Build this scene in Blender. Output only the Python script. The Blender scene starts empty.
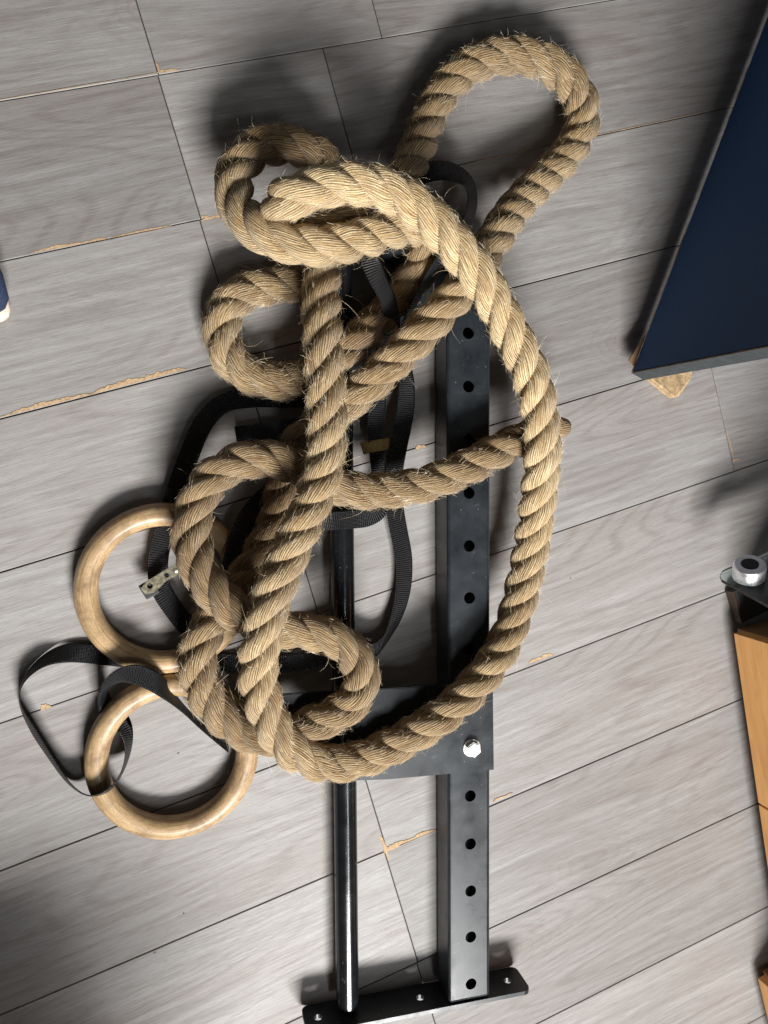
import bpy, bmesh, math, random
import numpy as np
from mathutils import Vector, Matrix

random.seed(5)
rng = np.random.default_rng(5)
SC = bpy.context.scene
COL = SC.collection

# ------------------------------------------------------------------ camera
F = 769.0                                   # focal length in pixels (26 mm phone lens)
CAM_H = 1.1022
def rodrigues(r):
    t = np.linalg.norm(r); k = r / t
    K = np.array([[0, -k[2], k[1]], [k[2], 0, -k[0]], [-k[1], k[0], 0]])
    return np.eye(3) + math.sin(t) * K + (1 - math.cos(t)) * K @ K
ROT = rodrigues(np.array([-0.09553, -0.24927, -0.29039]))
EYE = np.array([0, 0, CAM_H])
cam = bpy.data.objects.new('camera', bpy.data.cameras.new('camera'))
COL.objects.link(cam)
M4 = Matrix([list(ROT[i]) + [0] for i in range(3)] + [[0, 0, 0, 1]])
M4.translation = Vector(EYE)
cam.matrix_world = M4
cam.data.sensor_fit = 'HORIZONTAL'
cam.data.sensor_width = 36
cam.data.lens = 36 * F / 768
cam.data.clip_start = 0.01
cam.data.clip_end = 200
SC.camera = cam
SC.render.resolution_x, SC.render.resolution_y = 768, 1024

# ------------------------------------------------------------------ light
w = bpy.data.worlds.new('World'); SC.world = w; w.use_nodes = True
w.node_tree.nodes['Background'].inputs[0].default_value = (1.0, 0.97, 0.95, 1)
w.node_tree.nodes['Background'].inputs[1].default_value = 0.055
ld = bpy.data.lights.new('window_light', 'AREA')
ld.shape = 'RECTANGLE'; ld.size = 0.95; ld.size_y = 1.0
ld.energy = 312; ld.color = (1.0, 0.985, 0.96)
lo = bpy.data.objects.new('window_light', ld); COL.objects.link(lo)
lo.location = (-0.15, -2.15, 1.9)
lo.rotation_euler = (Vector((0.20, 0.60, 2.6)) - lo.location).to_track_quat('-Z', 'Y').to_euler()
l2 = bpy.data.lights.new('bar_glint_strip', 'AREA')  # added strip lamp that draws the highlight line along the grip bar
l2.shape = 'RECTANGLE'; l2.size = 0.10; l2.size_y = 2.6; l2.energy = 34; l2.color = (0.95, 0.98, 1.0)
l2o = bpy.data.objects.new('bar_glint_strip', l2); COL.objects.link(l2o)
l2o.location = (0.34, -2.2, 2.6)
vs = SC.view_settings
vs.view_transform = 'Standard'; vs.look = 'None'; vs.exposure = 0.0; vs.gamma = 1.0
vs.use_curve_mapping = False

# ------------------------------------------------------------------ helpers
def px(x, y, z=0.0):
    """point of the room at height z that the photograph shows at pixel x, y"""
    d = ROT @ np.array([(x - 384) / F, -(y - 512) / F, -1.0])
    return EYE + d * (CAM_H - z) / -d[2]

def tag(o, label=None, cat=None, group=None, kind=None):
    if label: o['label'] = label
    if cat: o['category'] = cat
    if group: o['group'] = group
    if kind: o['kind'] = kind
    return o

def empty(name, loc):
    o = bpy.data.objects.new(name, None); COL.objects.link(o)
    o.empty_display_size = 0.05; o.location = loc
    return o

def world_loc(o):
    v = Vector((0, 0, 0))
    while o is not None:
        v = v + o.location; o = o.parent
    return v

def mesh_obj(name, V, Fc, mat, parent=None, smooth=False, origin=None):
    """one mesh object from world-space vertices"""
    V = np.asarray(V, float)
    base = world_loc(parent) if parent else Vector((0, 0, 0))
    org = Vector(origin) if origin is not None else base
    me = bpy.data.meshes.new(name)
    me.from_pydata((V - np.array(org)).tolist(), [], [tuple(int(i) for i in f) for f in Fc])
    me.update()
    if smooth:
        me.polygons.foreach_set('use_smooth', [True] * len(me.polygons))
    if mat: me.materials.append(mat)
    o = bpy.data.objects.new(name, me); COL.objects.link(o)
    o.location = org - base
    if parent: o.parent = parent
    return o

def bm_obj(name, bm, mat, parent=None, smooth=False, origin=None):
    bmesh.ops.recalc_face_normals(bm, faces=bm.faces[:])
    V = [v.co[:] for v in bm.verts]; bm.verts.index_update()
    Fc = [[v.index for v in f.verts] for f in bm.faces]
    o = mesh_obj(name, V, Fc, mat, parent, smooth, origin)
    if smooth: o.data.set_sharp_from_angle(angle=0.8)
    bm.free(); return o

def nrm(v):
    v = np.asarray(v, float); return v / np.linalg.norm(v)

def box_bm(bm, c, ax, ay, az, sx, sy, sz, bev=0.0, seg=2):
    """bevelled box, centre c, unit axes, full sizes"""
    c = np.asarray(c, float); vs_ = []
    for k in (-1, 1):
        for (i, j) in ((-1, -1), (1, -1), (1, 1), (-1, 1)):
            vs_.append(bm.verts.new(c + ax * i * sx / 2 + ay * j * sy / 2 + az * k * sz / 2))
    fs = [(3, 2, 1, 0), (4, 5, 6, 7), (0, 1, 5, 4), (1, 2, 6, 5), (2, 3, 7, 6), (3, 0, 4, 7)]
    faces = [bm.faces.new([vs_[i] for i in f]) for f in fs]
    if bev > 0:
        ed = list({e for f in faces for e in f.edges})
        bmesh.ops.bevel(bm, geom=ed, offset=bev, segments=seg, affect='EDGES', profile=0.5)

def prism_bm(bm, pts, n, t):
    """extrude polygon pts (3-D) by n*t"""
    n = np.asarray(n, float)
    a = [bm.verts.new(p) for p in pts]; b = [bm.verts.new(np.asarray(p) + n * t) for p in pts]
    bm.faces.new(a); bm.faces.new(b[::-1])
    k = len(pts)
    for i in range(k):
        bm.faces.new((a[i], b[i], b[(i + 1) % k], a[(i + 1) % k]))

def cyl_bm(bm, p0, p1, r, seg=32, r2=None, caps=True):
    p0 = np.asarray(p0, float); p1 = np.asarray(p1, float); r2 = r if r2 is None else r2
    d = nrm(p1 - p0); a = nrm(np.cross(d, [0.3, 0.2, 1] if abs(d[2]) < .9 else [1, 0, 0])); b = np.cross(d, a)
    A = [bm.verts.new(p0 + r * (a * math.cos(t) + b * math.sin(t))) for t in np.linspace(0, 2 * math.pi, seg, endpoint=False)]
    B = [bm.verts.new(p1 + r2 * (a * math.cos(t) + b * math.sin(t))) for t in np.linspace(0, 2 * math.pi, seg, endpoint=False)]
    for i in range(seg):
        bm.faces.new((A[i], A[(i + 1) % seg], B[(i + 1) % seg], B[i]))
    if caps: bm.faces.new(A[::-1]); bm.faces.new(B)

def lathe_bm(bm, base, axis, prof, seg=48):
    """profile list of (radius, height) turned about axis"""
    d = nrm(axis); a = nrm(np.cross(d, [0.3, 0.2, 1] if abs(d[2]) < .9 else [1, 0, 0])); b = np.cross(d, a)
    rows = []
    for r, h in prof:
        rows.append([bm.verts.new(np.asarray(base) + d * h + r * (a * math.cos(t) + b * math.sin(t)))
                     for t in np.linspace(0, 2 * math.pi, seg, endpoint=False)])
    for r0, r1 in zip(rows[:-1], rows[1:]):
        for i in range(seg):
            bm.faces.new((r0[i], r0[(i + 1) % seg], r1[(i + 1) % seg], r1[i]))
    bm.faces.new(rows[0][::-1]); bm.faces.new(rows[-1])

def cut(o, cutter_bm):
    """boolean difference, applied"""
    bmesh.ops.recalc_face_normals(cutter_bm, faces=cutter_bm.faces[:])
    me = bpy.data.meshes.new('cutter'); cutter_bm.to_mesh(me); cutter_bm.free()
    c = bpy.data.objects.new('cutter', me); COL.objects.link(c)
    c.location = world_loc(o)
    me.transform(Matrix.Translation(-c.location))
    bpy.context.view_layer.update()
    m = o.modifiers.new('cut', 'BOOLEAN'); m.operation = 'DIFFERENCE'; m.object = c; m.solver = 'EXACT'
    dg = bpy.context.evaluated_depsgraph_get()
    new = bpy.data.meshes.new_from_object(o.evaluated_get(dg))
    old = o.data; o.modifiers.clear(); o.data = new
    bpy.data.objects.remove(c); bpy.data.meshes.remove(me); bpy.data.meshes.remove(old)

def resample(P, step):
    """smooth curve through control rows (any dimension), even arc length in the first three columns"""
    P = np.asarray(P, float); n = len(P)
    t = np.zeros(n)
    for i in range(1, n):
        t[i] = t[i - 1] + max(np.linalg.norm(P[i, :3] - P[i - 1, :3]), 1e-5) ** 0.5
    Q = np.vstack([2 * P[0] - P[1], P, 2 * P[-1] - P[-2]])
    T = np.concatenate([[2 * t[0] - t[1]], t, [2 * t[-1] - t[-2]]])
    out = []
    for i in range(1, n):
        m = 40
        u = np.linspace(T[i], T[i + 1], m, endpoint=False)[:, None]
        p0, p1, p2, p3 = Q[i - 1], Q[i], Q[i + 1], Q[i + 2]
        t0, t1, t2, t3 = T[i - 1], T[i], T[i + 1], T[i + 2]
        a1 = (t1 - u) / (t1 - t0) * p0 + (u - t0) / (t1 - t0) * p1
        a2 = (t2 - u) / (t2 - t1) * p1 + (u - t1) / (t2 - t1) * p2
        a3 = (t3 - u) / (t3 - t2) * p2 + (u - t2) / (t3 - t2) * p3
        b1 = (t2 - u) / (t2 - t0) * a1 + (u - t0) / (t2 - t0) * a2
        b2 = (t3 - u) / (t3 - t1) * a2 + (u - t1) / (t3 - t1) * a3
        out.append((t2 - u) / (t2 - t1) * b1 + (u - t1) / (t2 - t1) * b2)
    D = np.vstack(out + [P[-1:]])
    s = np.concatenate([[0], np.cumsum(np.linalg.norm(np.diff(D[:, :3], axis=0), axis=1))])
    k = max(4, int(round(s[-1] / step)))
    si = np.linspace(0, s[-1], k + 1)
    return np.stack([np.interp(si, s, D[:, j]) for j in range(D.shape[1])], 1), si

def gauss(A, sig):
    r = int(3 * sig) + 1
    kx = np.exp(-0.5 * (np.arange(-r, r + 1) / sig) ** 2); kx /= kx.sum()
    out = np.empty_like(A)
    for j in range(A.shape[1]):
        a = np.concatenate([2 * A[0, j] - A[r:0:-1, j], A[:, j], 2 * A[-1, j] - A[-2:-r - 2:-1, j]])
        out[:, j] = np.convolve(a, kx, 'valid')
    return out

# ------------------------------------------------------------------ materials
class NT:
    def __init__(s, name):
        s.m = bpy.data.materials.new(name); s.m.use_nodes = True
        s.t = s.m.node_tree; s.b = s.t.nodes['Principled BSDF']
    def n(s, typ, ins=None, **kw):
        nd = s.t.nodes.new(typ)
        for k, v in kw.items(): setattr(nd, k, v)
        for k, v in (ins or {}).items():
            if hasattr(v, 'is_output'): s.t.links.new(v, nd.inputs[k])
            else: nd.inputs[k].default_value = v
        return nd
    def link(s, a, b): s.t.links.new(a, b)
    def set(s, **kw):
        for k, v in kw.items():
            k = k.replace('_', ' ')
            if hasattr(v, 'is_output'): s.t.links.new(v, s.b.inputs[k])
            else: s.b.inputs[k].default_value = v
    def ramp(s, fac, stops):
        r = s.n('ShaderNodeValToRGB', {0: fac}); e = r.color_ramp.elements
        while len(e) < len(stops): e.new(0.5)
        for i, (p, c) in enumerate(stops):
            e[i].position = p; e[i].color = c if len(c) == 4 else (*c, 1)
        return r.outputs[0]
    def rampf(s, fac, a, b):
        return s.n('ShaderNodeMapRange', {0: fac, 1: a, 2: b, 3: 0.0, 4: 1.0}).outputs[0]
    def mix(s, f, a, b, blend='MIX'):
        m = s.n('ShaderNodeMix', data_type='RGBA', blend_type=blend)
        for i, v in ((0, f), (6, a), (7, b)):
            if hasattr(v, 'is_output'): s.t.links.new(v, m.inputs[i])
            else: m.inputs[i].default_value = v if i == 0 else (*v, 1)
        return m.outputs[2]
    def math(s, op, a, b=0.0, c=0.0):
        m = s.n('ShaderNodeMath', operation=op)
        for i, v in ((0, a), (1, b), (2, c)):
            if hasattr(v, 'is_output'): s.t.links.new(v, m.inputs[i])
            else: m.inputs[i].default_value = v
        return m.outputs[0]
    def noise(s, vec, scale, detail=2.0, rough=0.5, dist=0.0):
        return s.n('ShaderNodeTexNoise', {'Vector': vec, 'Scale': scale, 'Detail': detail, 'Roughness': rough, 'Distortion': dist}).outputs[0]
    def mapping(s, vec, scale=(1, 1, 1), loc=(0, 0, 0), rot=(0, 0, 0)):
        return s.n('ShaderNodeMapping', {'Vector': vec, 'Scale': scale, 'Location': loc, 'Rotation': rot}).outputs[0]
    def bump(s, h, strength, dist, normal=None):
        ins = {'Height': h, 'Strength': strength, 'Distance': dist}
        if normal is not None: ins['Normal'] = normal
        return s.n('ShaderNodeBump', ins).outputs[0]

def m_floor():
    t = NT('grey_oak_laminate')
    obj = t.n('ShaderNodeTexCoord').outputs['Object']
    rnd = t.n('ShaderNodeAttribute', attribute_name='plank').outputs['Fac']
    off = t.n('ShaderNodeCombineXYZ', {0: t.math('MULTIPLY', rnd, 37.0), 1: t.math('MULTIPLY', rnd, 11.3), 2: t.math('MULTIPLY', rnd, 71.0)}).outputs[0]
    P = t.n('ShaderNodeVectorMath', {0: obj, 1: off}, operation='ADD').outputs[0]
    # slow wander of the grain so that it bends round knots
    warp = t.n('ShaderNodeTexNoise', {'Vector': t.mapping(P, (1.7, 5.5, 1)), 'Scale': 1.0, 'Detail': 1.0}).outputs[0]
    wy = t.math('MULTIPLY', t.math('SUBTRACT', warp, 0.5), 0.055)
    Pw = t.n('ShaderNodeVectorMath', {0: P, 1: t.n('ShaderNodeCombineXYZ', {1: wy}).outputs[0]}, operation='ADD').outputs[0]
    fine = t.noise(t.mapping(Pw, (22, 620, 1)), 1.0, 5, 0.7)
    mid = t.noise(t.mapping(Pw, (4.5, 95, 1)), 1.0, 5, 0.62)
    broad = t.noise(t.mapping(P, (2.2, 9, 1)), 1.0, 3, 0.55)
    # cathedral figure: contour lines of a slow height field, drawn out along the plank
    fld = t.noise(t.mapping(P, (1.35, 7.5, 1)), 1.0, 1.0, 0.35)
    fld = t.math('ADD', fld, t.math('MULTIPLY', t.math('SUBTRACT', mid, 0.5), 0.022))
    band = t.math('SINE', t.math('MULTIPLY', fld, 150.0))
    bandm = t.math('MULTIPLY', t.rampf(band, 0.25, 1.0), t.rampf(fine, 0.68, 0.42))
    fibre = t.noise(t.mapping(Pw, (130, 1900, 1)), 1.0, 2, 0.5)
    pores = t.noise(t.mapping(Pw, (48, 1100, 1)), 1.0, 2, 0.5)
    # knots: round dark eyes with a soft brown surround
    kv = t.n('ShaderNodeTexVoronoi', {'Vector': t.mapping(P, (3.4, 7.2, 1)), 'Scale': 1.0, 'Randomness': 1.0})
    kkeep = t.math('GREATER_THAN', t.n('ShaderNodeSeparateColor', {0: kv.outputs['Color']}).outputs[0], 0.62)
    kd = t.math('ADD', kv.outputs['Distance'], t.math('MULTIPLY', t.math('SUBTRACT', mid, 0.5), 0.10))
    knot = t.math('MULTIPLY', t.rampf(kd, 0.10, 0.02), kkeep)
    halo = t.math('MULTIPLY', t.rampf(kd, 0.34, 0.05), kkeep)
    kring = t.math('MULTIPLY', t.math('MULTIPLY', t.rampf(t.math('SINE', t.math('MULTIPLY', kd, 120.0)), 0.2, 1.0), t.rampf(kd, 0.42, 0.12)), kkeep)
    base = t.ramp(mid, [(0.25, (0.208, 0.192, 0.181)), (0.5, (0.280, 0.269, 0.262)), (0.75, (0.350, 0.344, 0.340))])
    c = t.mix(t.math('MULTIPLY', t.rampf(fine, 0.52, 0.28), 0.6), base, (0.195, 0.175, 0.165))
    c = t.mix(t.math('MULTIPLY', t.rampf(fine, 0.56, 0.76), 0.5), c, (0.455, 0.445, 0.436))
    c = t.mix(t.math('MULTIPLY', t.rampf(broad, 0.46, 0.70), 0.45), c, (0.245, 0.215, 0.20))
    c = t.mix(t.math('MULTIPLY', bandm, t.math('MULTIPLY_ADD', t.rampf(broad, 0.38, 0.62), 0.45, 0.10)), c, (0.17, 0.143, 0.13))
    c = t.mix(t.math('MULTIPLY', kring, 0.35), c, (0.17, 0.143, 0.13))
    c = t.mix(t.math('MULTIPLY', halo, 0.35), c, (0.235, 0.195, 0.175))
    c = t.mix(t.math('MULTIPLY', knot, 0.75), c, (0.105, 0.075, 0.062))
    c = t.mix(t.math('MULTIPLY', t.rampf(pores, 0.60, 0.72), 0.5), c, (0.13, 0.115, 0.108))
    c = t.mix(t.math('MULTIPLY', t.rampf(fibre, 0.52, 0.75), 0.28), c, (0.13, 0.12, 0.115))
    tone = t.n('ShaderNodeMapRange', {0: t.n('ShaderNodeTexWhiteNoise', {'W': t.math('MULTIPLY', rnd, 91.7)}, noise_dimensions='1D').outputs[0], 1: 0, 2: 1, 3: 0.84, 4: 1.10}).outputs[0]
    c = t.mix(1.0, c, t.n('ShaderNodeCombineColor', {0: tone, 1: tone, 2: tone}).outputs[0], 'MULTIPLY')
    # specks of dirt, and small pale crumbs of dust trodden in
    sp = t.n('ShaderNodeTexVoronoi', {'Vector': obj, 'Scale': 17.0, 'Randomness': 1.0})
    keep = t.math('GREATER_THAN', t.n('ShaderNodeSeparateColor', {0: sp.outputs['Color']}).outputs[0], 0.80)
    dot = t.math('MULTIPLY', t.math('LESS_THAN', t.math('ADD', sp.outputs['Distance'], t.math('MULTIPLY', t.noise(obj, 300, 1), 0.03)), 0.040), keep)
    c = t.mix(t.math('MULTIPLY', dot, 0.85), c, (0.035, 0.03, 0.028))
    sp2 = t.n('ShaderNodeTexVoronoi', {'Vector': t.mapping(obj, (1, 1, 1), (3.3, 1.7, 0)), 'Scale': 15.0, 'Randomness': 1.0})
    keep2 = t.math('GREATER_THAN', t.n('ShaderNodeSeparateColor', {0: sp2.outputs['Color']}).outputs[1], 0.86)
    dot2 = t.math('MULTIPLY', t.math('LESS_THAN', t.math('ADD', sp2.outputs['Distance'], t.math('MULTIPLY', t.noise(obj, 260, 1), 0.03)), 0.036), keep2)
    c = t.mix(t.math('MULTIPLY', dot2, 0.8), c, (0.8, 0.76, 0.68))
    t.set(Base_Color=c, Roughness=t.n('ShaderNodeMapRange', {0: fine, 1: .2, 2: .8, 3: .62, 4: .44}).outputs[0])
    t.set(Specular_IOR_Level=0.35)
    h = t.math('ADD', t.math('MULTIPLY', fine, 1.0), t.math('MULTIPLY', fibre, 0.6))
    t.set(Normal=t.bump(h, 0.35, 0.0008))
    return t.m

def m_simple(name, col, rough=0.5, metal=0.0, var=0.15, scale=30, spec=0.5, bump=0.0, bscale=200):
    t = NT(name); P = t.n('ShaderNodeTexCoord').outputs['Object']
    n = t.noise(P, scale, 4, 0.6)
    lo_ = tuple(c * (1 - var) for c in col); hi = tuple(min(1, c * (1 + var)) for c in col)
    t.set(Base_Color=t.ramp(n, [(0.3, lo_), (0.7, hi)]), Metallic=metal, Specular_IOR_Level=spec,
          Roughness=t.n('ShaderNodeMapRange', {0: t.noise(P, scale * 1.7, 3), 1: .25, 2: .75, 3: max(.03, rough - .08), 4: rough + .08}).outputs[0])
    if bump: t.set(Normal=t.bump(t.noise(P, bscale, 3), bump, 0.001))
    return t.m

def m_fibreboard():
    t = NT('bare_fibreboard'); P = t.n('ShaderNodeTexCoord').outputs['Object']
    n = t.noise(P, 260, 4, 0.7)
    t.set(Base_Color=t.ramp(n, [(0.3, (0.25, 0.155, 0.08)), (0.5, (0.44, 0.30, 0.17)), (0.72, (0.54, 0.41, 0.27))]), Roughness=0.9,
          Normal=t.bump(n, 0.6, 0.001))
    return t.m

def m_rope():
    t = NT('manila_fibre')
    uv = t.n('ShaderNodeUVMap', uv_map='yarn').outputs[0]
    P = t.n('ShaderNodeTexCoord').outputs['Object']
    wob = t.noise(t.mapping(uv, (3.0, 30, 1)), 1.0, 2)
    u = t.n('ShaderNodeSeparateXYZ', {0: uv}).outputs
    ph = t.math('ADD', t.math('MULTIPLY', u[0], 27.0 * 2 * math.pi), t.math('MULTIPLY', wob, 15.0))
    wave = t.math('MULTIPLY_ADD', t.math('SINE', ph), 0.5, 0.5)
    y1 = t.noise(t.mapping(uv, (46, 38, 1)), 1.0, 3, 0.55)
    y2 = t.noise(t.mapping(uv, (150, 130, 1)), 1.0, 3, 0.65)
    patch = t.noise(P, 26, 3, 0.6)
    ridge = t.math('ADD', t.math('MULTIPLY', wave, 0.22), t.math('ADD', t.math('MULTIPLY', y1, 0.78), t.math('MULTIPLY', y2, 0.56)))
    c = t.ramp(ridge, [(0.52, (0.040, 0.018, 0.006)), (0.63, (0.25, 0.142, 0.050)), (0.77, (0.58, 0.385, 0.165)), (0.93, (0.97, 0.81, 0.52))])
    c = t.mix(t.math('MULTIPLY', t.rampf(patch, 0.45, 0.8), 0.5), c, (0.30, 0.17, 0.065))
    c = t.mix(t.math('MULTIPLY', t.rampf(t.noise(P, 9, 2), 0.45, 0.7), 0.25), c, (0.60, 0.47, 0.28))
    lit = t.n('ShaderNodeAttribute', attribute_name='painted_light').outputs['Fac']
    lit = t.math('ADD', lit, t.math('MULTIPLY', t.math('SUBTRACT', t.noise(P, 18, 4, 0.65), 0.5), 0.55))
    c = t.mix(t.rampf(lit, 0.92, 0.12), c, t.mix(0.95, c, (0.29, 0.228, 0.160), 'MULTIPLY'))  # multiplies the coils in shade down to brown, mottled like grime
    rdg = t.rampf(ridge, 0.38, 1.05)
    t.set(Base_Color=c, Roughness=0.62, Specular_IOR_Level=0.35, Normal=t.bump(rdg, 1.0, 0.0027))
    t.set(Sheen_Weight=0.15, Sheen_Roughness=0.5)
    return t.m

def m_fuzz():
    t = NT('loose_manila_hair')
    P = t.n('ShaderNodeTexCoord').outputs['Object']
    t.set(Base_Color=t.ramp(t.noise(P, 60, 2), [(0.35, (0.66, 0.48, 0.25)), (0.65, (0.90, 0.80, 0.60))]), Roughness=0.5)
    return t.m

def m_webbing():
    t = NT('black_nylon_webbing')
    uv = t.n('ShaderNodeUVMap', uv_map='weave').outputs[0]
    u = t.n('ShaderNodeSeparateXYZ', {0: uv}).outputs
    rib = t.math('MULTIPLY_ADD', t.math('SINE', t.math('MULTIPLY', u[1], 2 * math.pi / 0.0031)), 0.5, 0.5)
    crs = t.math('MULTIPLY_ADD', t.math('SINE', t.math('MULTIPLY', u[0], 2 * math.pi * 16)), 0.5, 0.5)
    h = t.math('ADD', rib, t.math('MULTIPLY', crs, 0.35))
    dust = t.noise(t.n('ShaderNodeTexCoord').outputs['Object'], 80, 4)
    c = t.ramp(h, [(0.1, (0.003, 0.003, 0.004)), (1.2, (0.011, 0.0115, 0.014))])
    c = t.mix(t.math('MULTIPLY', t.rampf(dust, 0.5, 0.8), 0.2), c, (0.03, 0.03, 0.03))
    t.set(Base_Color=c, Roughness=0.38, Specular_IOR_Level=0.4, Normal=t.bump(h, 1.0, 0.0013))
    return t.m

def m_steel(name='black_powder_coat', r0=.24, r1=.42, spec=.34, k=1.0):
    t = NT(name)
    P = t.n('ShaderNodeTexCoord').outputs['Object']
    n = t.noise(P, 22, 5, 0.65)
    sc = t.noise(t.mapping(P, (30, 260, 60), (0, 0, 0), (0, 0, 0.5)), 1.0, 3)
    c = t.ramp(n, [(0.3, (0.012 * k, 0.014 * k, 0.017 * k)), (0.7, (0.025 * k, 0.030 * k, 0.035 * k))])
    ed = t.noise(P, 55, 5, 0.75)
    c = t.mix(t.math('MULTIPLY', t.rampf(ed, 0.64, 0.72), 0.5), c, (0.085, 0.09, 0.095))
    # chalky rub marks and dust specks
    c = t.mix(t.math('MULTIPLY', t.math('MULTIPLY', t.rampf(sc, 0.62, 0.78), t.rampf(n, 0.5, 0.65)), 0.35), c, (0.16, 0.17, 0.18))
    v = t.n('ShaderNodeTexVoronoi', {'Vector': P, 'Scale': 120.0, 'Randomness': 1.0})
    k = t.math('GREATER_THAN', t.n('ShaderNodeSeparateColor', {0: v.outputs['Color']}).outputs[0], 0.72)
    d = t.math('MULTIPLY', t.math('LESS_THAN', v.outputs['Distance'], 0.085), k)
    c = t.mix(t.math('MULTIPLY', d, 0.5), c, (0.35, 0.35, 0.34))
    t.set(Base_Color=c, Roughness=t.n('ShaderNodeMapRange', {0: n, 1: .3, 2: .7, 3: r0, 4: r1}).outputs[0], Specular_IOR_Level=spec,
          Normal=t.bump(t.noise(P, 700, 2), 0.12, 0.0004))
    return t.m

def m_ringwood():
    t = NT('laminated_ring_wood')
    uv = t.n('ShaderNodeUVMap', uv_map='grain').outputs[0]
    P = t.n('ShaderNodeTexCoord').outputs['Object']
    g = t.noise(t.mapping(uv, (24, 1.3, 1)), 1.0, 4, 0.6)
    f = t.noise(t.mapping(uv, (110, 7, 1)), 1.0, 4, 0.65)
    c = t.ramp(g, [(0.30, (0.19, 0.115, 0.055)), (0.42, (0.38, 0.255, 0.135)), (0.56, (0.50, 0.345, 0.185)), (0.75, (0.60, 0.44, 0.26))])
    c = t.mix(t.math('MULTIPLY', t.rampf(f, 0.50, 0.72), 0.6), c, (0.20, 0.11, 0.045))
    wear = t.noise(P, 34, 4, 0.65)
    c = t.mix(t.math('MULTIPLY', t.rampf(wear, 0.46, 0.66), 0.7), c, (0.17, 0.105, 0.055))
    c = t.mix(t.math('MULTIPLY', t.rampf(t.noise(P, 420, 3, 0.7), 0.5, 0.66), 0.4), c, (0.19, 0.115, 0.058))
    nick = t.noise(P, 110, 3, 0.6)
    c = t.mix(t.math('MULTIPLY', t.rampf(nick, 0.68, 0.73), 0.8), c, (0.05, 0.035, 0.025))
    t.set(Base_Color=c, Roughness=t.n('ShaderNodeMapRange', {0: wear, 1: .35, 2: .65, 3: .34, 4: .55}).outputs[0], Specular_IOR_Level=0.4, Coat_Weight=0.12, Coat_Roughness=0.18,
          Normal=t.bump(t.math('ADD', f, nick), 0.2, 0.0006))
    return t.m

def m_cabinet(name, dark=False):
    t = NT(name); P = t.n('ShaderNodeTexCoord').outputs['Object']
    if dark: cols = [(0.3, (0.15, 0.075, 0.030)), (0.7, (0.25, 0.135, 0.058))]
    else: cols = [(0.3, (0.52, 0.245, 0.072)), (0.7, (0.68, 0.36, 0.120))]
    g = t.noise(t.mapping(P, (60, 6, 60), (0, 0, 0), (0, 0, 0.09)), 1.0, 4, 0.6, 0.6)
    f = t.noise(t.mapping(P, (400, 22, 400), (0, 0, 0), (0, 0, 0.09)), 1.0, 3)
    c = t.ramp(g, cols)
    c = t.mix(t.math('MULTIPLY', t.rampf(f, 0.55, 0.75), 0.25), c, (0.28, 0.14, 0.05) if not dark else (0.06, 0.03, 0.012))
    t.set(Base_Color=c, Roughness=0.45, Normal=t.bump(f, 0.1, 0.0004))
    return t.m

def m_blue():
    t = NT('navy_laminate'); P = t.n('ShaderNodeTexCoord').outputs['Object']
    n = t.noise(P, 500, 3, 0.6); b = t.noise(P, 9, 3)
    c = t.ramp(n, [(0.3, (0.018, 0.070, 0.20)), (0.7, (0.031, 0.104, 0.28))])
    c = t.mix(t.math('MULTIPLY', t.rampf(b, 0.4, 0.75), 0.3), c, (0.045, 0.095, 0.19))
    t.set(Base_Color=c, Roughness=0.55, Specular_IOR_Level=0.25, Normal=t.bump(n, 0.12, 0.0005))
    return t.m

def m_glass():
    t = NT('greenish_glass')
    t.set(Base_Color=(0.74, 0.86, 0.86, 1), Roughness=0.03, Transmission_Weight=1.0, IOR=1.5)
    return t.m

MAT = dict(floor=m_floor(), fibre=m_fibreboard(), rope=m_rope(), fuzz=m_fuzz(), web=m_webbing(), steel=m_steel(), bar=m_steel('polished_black_bar', .14, .24, .5, .35), ring=m_ringwood(),
           cab=m_cabinet('beech_veneer'), cabd=m_cabinet('brown_veneer', True), blue=m_blue(), glass=m_glass(),
           gap=m_simple('dark_joint', (0.02, 0.015, 0.012), 0.9),
           zinc=m_simple('zinc_plated_steel', (0.78, 0.78, 0.76), 0.32, 1.0, 0.12, 90),
           buckle=m_simple('yellowed_zinc', (0.33, 0.30, 0.215), 0.32, 1.0, 0.2, 120),
           alu=m_simple('satin_aluminium', (0.80, 0.81, 0.83), 0.33, 0.9, 0.05, 120),
           rubber=m_simple('black_rubber', (0.020, 0.020, 0.021), 0.6, 0.0, 0.3, 60),
           greyedge=m_simple('grey_edge_band', (0.026, 0.031, 0.034), 0.5, 0.0, 0.25, 90, bump=0.2),
           peel=m_simple('brown_edging', (0.20, 0.115, 0.06), 0.7, 0.0, 0.4, 120), dbrown=m_simple('dark_stained_wood', (0.045, 0.024, 0.014), 0.6, 0.0, 0.5, 60),
           rawwood=m_simple('raw_split_wood', (0.40, 0.275, 0.15), 0.8, 0.0, 0.5, 110, bump=0.6, bscale=400),
           navy=m_simple('navy_knit', (0.012, 0.024, 0.062), 0.85, 0.0, 0.4, 400, bump=0.6, bscale=900),
           sole=m_simple('pale_rubber', (0.70, 0.56, 0.47), 0.6, 0.0, 0.06, 60),
           tan=m_simple('olive_tan_fabric', (0.20, 0.135, 0.04), 0.7, 0.0, 0.3, 200, bump=0.4, bscale=900))

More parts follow.
